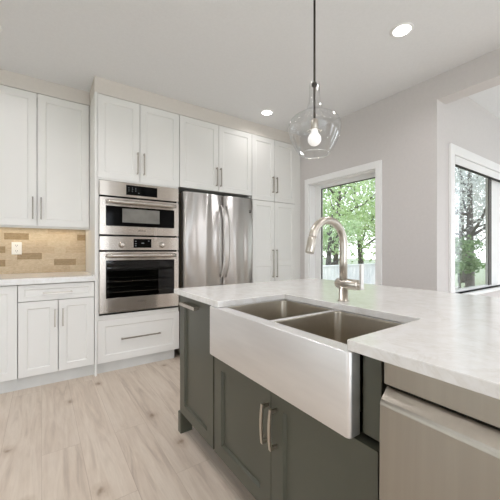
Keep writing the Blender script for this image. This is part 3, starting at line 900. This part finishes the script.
# ------------------------------------------------------------------ lights
def downlight(x, y, label, e=3):
    t = Thing('recessed_light', (x, y, HC), label, 'light', 'recessed ceiling lights')
    t.part('trim_ring', MB().lathe([(.057, -.001), (.060, -.006), (.072, -.006), (.078, -.001), (.078, 0)], (x, y, HC), 'Z', 32), M['trim'])
    t.part('lens', MB().lathe([(0, -.004), (.058, -.004), (.058, 0), (0, 0)], (x, y, HC), 'Z', 32), M['lens'])
    lamp('downlight_lamp', 'AREA', (x, y, HC - .012), (0, 0, 0), e, (.98, .96, .99), .11, shape='DISK', spread=R(150))
downlight(2.146, 1.183, 'round recessed ceiling light nearest the opening at upper right', 3.5)
downlight(2.146, 2.776, 'round recessed ceiling light in front of the pantry cabinet', 1.3)
downlight(-0.31, 2.807, 'round recessed ceiling light cut by the left edge of the picture', 2)
for x, y in ((0.3, 1.8), (-0.252, 0.9), (-0.252, -0.8), (2.146, -0.6), (-0.252, -2.5), (2.146, -2.4), (1.0, -0.8), (-1.9, 1.0), (4.3, -0.8)):  # unseen downlights added to strengthen the light from above
    downlight(x, y, 'added round recessed ceiling light outside the picture, for overhead fill', (8 if y == 1.8 else 1.2 if y == 0.9 else 2.5 if x < -1 else 4.8) if x < 3 else .6)

px, py = 1.3, 1.233
t = Thing('pendant_lamp', (px, py, HC), 'clear glass bell pendant lamp hanging over the island', 'lamp')
t.part('canopy', MB().lathe([(0, 0), (.06, 0), (.06, -.012), (.052, -.02), (0, -.022)], (px, py, HC), 'Z', 28), M['bronze'])
t.part('rod', MB().tube([(px, py, HC - .02), (px, py, 1.90)], .0065, 12), M['bronze'])
t.part('collar', MB().lathe([(0, 2.118), (.012, 2.118), (.016, 2.112), (.016, 2.098), (.010, 2.094), (0, 2.094)], (px, py, 0), 'Z', 20), M['bronze'])
t.part('socket', MB().lathe([(0, 1.905), (.017, 1.905), (.02, 1.900), (.02, 1.852), (.017, 1.848), (0, 1.848)], (px, py, 0), 'Z', 24), M['nickel'])
bl = []
for i in range(13):
    an = math.pi * i / 12
    bl.append((.0385 * math.sin(an), 1.790 + .0385 * -math.cos(an)))
bl[-1] = (.016, 1.85); bl[-2] = (.022, 1.828)
t.part('bulb', MB().lathe(bl, (px, py, 0), 'Z', 24), M['bulb'], label='glowing round bulb')
gp = [(.030, 2.115), (.030, 2.06), (.032, 2.015), (.038, 1.985), (.052, 1.958), (.082, 1.937), (.118, 1.917), (.140, 1.894), (.149, 1.868), (.148, 1.840), (.138, 1.800), (.115, 1.748), (.094, 1.714), (.084, 1.704), (.081, 1.707)]
sp_ = []
for i in range(len(gp) - 1):      # smooth the profile
    p0 = gp[max(i - 1, 0)]; p1 = gp[i]; p2 = gp[i + 1]; p3 = gp[min(i + 2, len(gp) - 1)]
    for k_ in range(3):
        u = k_ / 3
        sp_.append(tuple(.5 * (2 * p1[j] + (p2[j] - p0[j]) * u + (2 * p0[j] - 5 * p1[j] + 4 * p2[j] - p3[j]) * u * u + (3 * p1[j] - p0[j] - 3 * p2[j] + p3[j]) * u ** 3) for j in (0, 1)))
sp_.append(gp[-1])
t.part('glass_shade', MB().lathe(sp_, (px, py, 0), 'Z', 48), M['clear'], label='clear blown glass shade')
t.part('lip', MB().lathe([(.0835, 1.708), (.0855, 1.705), (.0835, 1.702), (.0805, 1.7035), (.0805, 1.707), (.0835, 1.708)], (px, py, 0), 'Z', 48), M['lip'], label='thickened glass lip')
lamp('pendant_bulb_light', 'POINT', (px, py, 1.79), (0, 0, 0), 1.2, (1.0, .9, .76)).data.shadow_soft_size = .05

# ------------------------------------------------------------------ outdoors
o = struct('ground', MB().box(-30, 45, -25, 45, -.55, -.4), M['lawn'])
tag(MB().box(7.5, 12.0, 4.5, 5.7, -.4, -.12, .01).build('garden_deck', M['deck']), 'grey board deck outside the window at right', 'deck')

t = Thing('fence', (8.5, 6.0, -.4), 'pale board fence below the trees outside the middle window', 'fence')
fb = MB()
x = 3.4
while x < 12.5:
    fb.box(x, x + .138, 6.0, 6.02, -.35, .66); x += .145
t.part('board_panel', fb, M['fence'])
t.part('rail', MB().box(3.4, 12.5, 6.021, 6.06, .66 - .08, .66), M['fence'])
t.part('rail', MB().box(3.4, 12.5, 6.021, 6.06, -.2, -.12), M['fence'])
t.part('top_cap', MB().box(3.4, 12.5, 5.98, 6.07, .661, .70), M['fence'])
for x in (3.5, 5.7, 7.9, 10.1, 12.3):
    t.part('post', MB().box(x, x + .1, 6.021, 6.11, -.4, .66), M['fence'])

def tree(name, base, height, crown_r, crown_z0, label, lm, bark, n, leaf=.11, trunk=.13, br=7, lean=(0, 0), cat='tree', seed=1, group=None):
    rnd = random.Random(seed)
    t = Thing(name, base, label, cat, group)
    bx_, by_, bz_ = base
    mb = MB()
    topz = bz_ + height
    tp = [(bx_ + lean[0] * k_ ** 1.5, by_ + lean[1] * k_ ** 1.5, bz_ + height * .92 * k_) for k_ in [i / 8 for i in range(9)]]
    mb.tube(tp, [trunk * (1 - .8 * i / 8) for i in range(9)], 9)
    ends = []
    for i in range(br):
        k_ = .25 + .6 * i / br
        j = int(k_ * 8)
        s0 = Vector(tp[j]); an = rnd.uniform(0, 6.28); L = crown_r * rnd.uniform(.6, .95)
        e_ = s0 + Vector((L * math.cos(an), L * math.sin(an), L * rnd.uniform(.3, .9)))
        mid = (s0 + e_) / 2 + Vector((0, 0, -.1 * L))
        mb.tube([s0, mid, e_], [trunk * .38, trunk * .26, trunk * .1], 6)
        ends.append(e_); ends.append(mid)
    tr_ = t.part('trunk', mb, bark)
    vs, fs_ = [], []
    cz = (crown_z0 + topz) / 2; hz = (topz - crown_z0) / 2
    cl = []
    for i in range(max(14, n // 130)):
        while True:
            p = Vector((rnd.uniform(-1, 1), rnd.uniform(-1, 1), rnd.uniform(-1, 1)))
            if p.length <= 1: break
        cl.append((Vector((bx_ + lean[0] * .6 + p.x * crown_r, by_ + lean[1] * .6 + p.y * crown_r, cz + p.z * hz)), rnd.uniform(.14, .3) * crown_r))
    for i in range(n):
        c_, r_ = rnd.choice(cl)
        p = c_ + Vector((rnd.gauss(0, r_), rnd.gauss(0, r_), rnd.gauss(0, r_ * .7)))
        d1 = Vector((rnd.uniform(-1, 1), rnd.uniform(-1, 1), rnd.uniform(-1, .6))).normalized()
        d2 = d1.orthogonal().normalized()
        d2 = Matrix.Rotation(rnd.uniform(0, 6.28), 3, d1) @ d2
        s_ = leaf * rnd.uniform(.6, 1.2)
        k0 = len(vs)
        vs += [p - d1 * s_, p + d2 * s_ * .45, p + d1 * s_, p - d2 * s_ * .45]
        fs_.append((k0, k0 + 1, k0 + 2, k0 + 3))
    me = bpy.data.meshes.new('foliage')
    me.from_pydata([tuple(v_ - t.loc) for v_ in vs], [], fs_)
    me.materials.append(lm)
    o = bpy.data.objects.new('foliage', me); COL.objects.link(o); o.parent = t.o
    return t
tree('leafy_tree', (9.6, 8.0, -.4), 6.2, 2.5, .6, 'bright green leafy tree behind the fence in the middle window', M['leaf_a'], M['bark'], 5000, .1, .13, 9, (.5, 0), seed=3)
tree('leafy_tree', (13.0, 9.2, -.4), 6.8, 2.6, .3, 'deeper green tree at the right side of the middle window', M['leaf_d'], M['bark'], 4000, .12, .15, 8, (-.6, .2), seed=5)
tree('leafy_tree', (11.0, 12.5, -.4), 8.5, 3.4, .4, 'pale green tree farthest back in the middle window', M['leaf_b'], M['bark'], 4500, .16, .2, 8, seed=8)
tree('leafy_tree', (8.0, 7.0, -.4), 3.0, .9, 1.0, 'small tree with grey trunk low at the left of the middle window', M['leaf_b'], M['bark_grey'], 1400, .07, .14, 6, (.25, 0), seed=9)
tree('garden_tree', (10.2, 3.62, -.4), 5.6, 2.1, 1.75, 'grey trunked tree with pale sparse leaves outside the right-hand window', M['leaf_c'], M['bark_grey'], 8000, .05, .13, 14, seed=12)
tree('garden_tree', (16.5, 6.2, -.4), 7.0, 2.8, .8, 'pale grey-green tree farther off behind the grey trunk', M['leaf_c'], M['bark_grey'], 5000, .1, .16, 9, seed=14)
tree('garden_shrub', (9.2, 3.50, -.4), 1.9, .55, .2, 'low green shrub beside the grey trunk in the right-hand window', M['leaf_e'], M['bark'], 1700, .06, .04, 5, cat='shrub', seed=15)
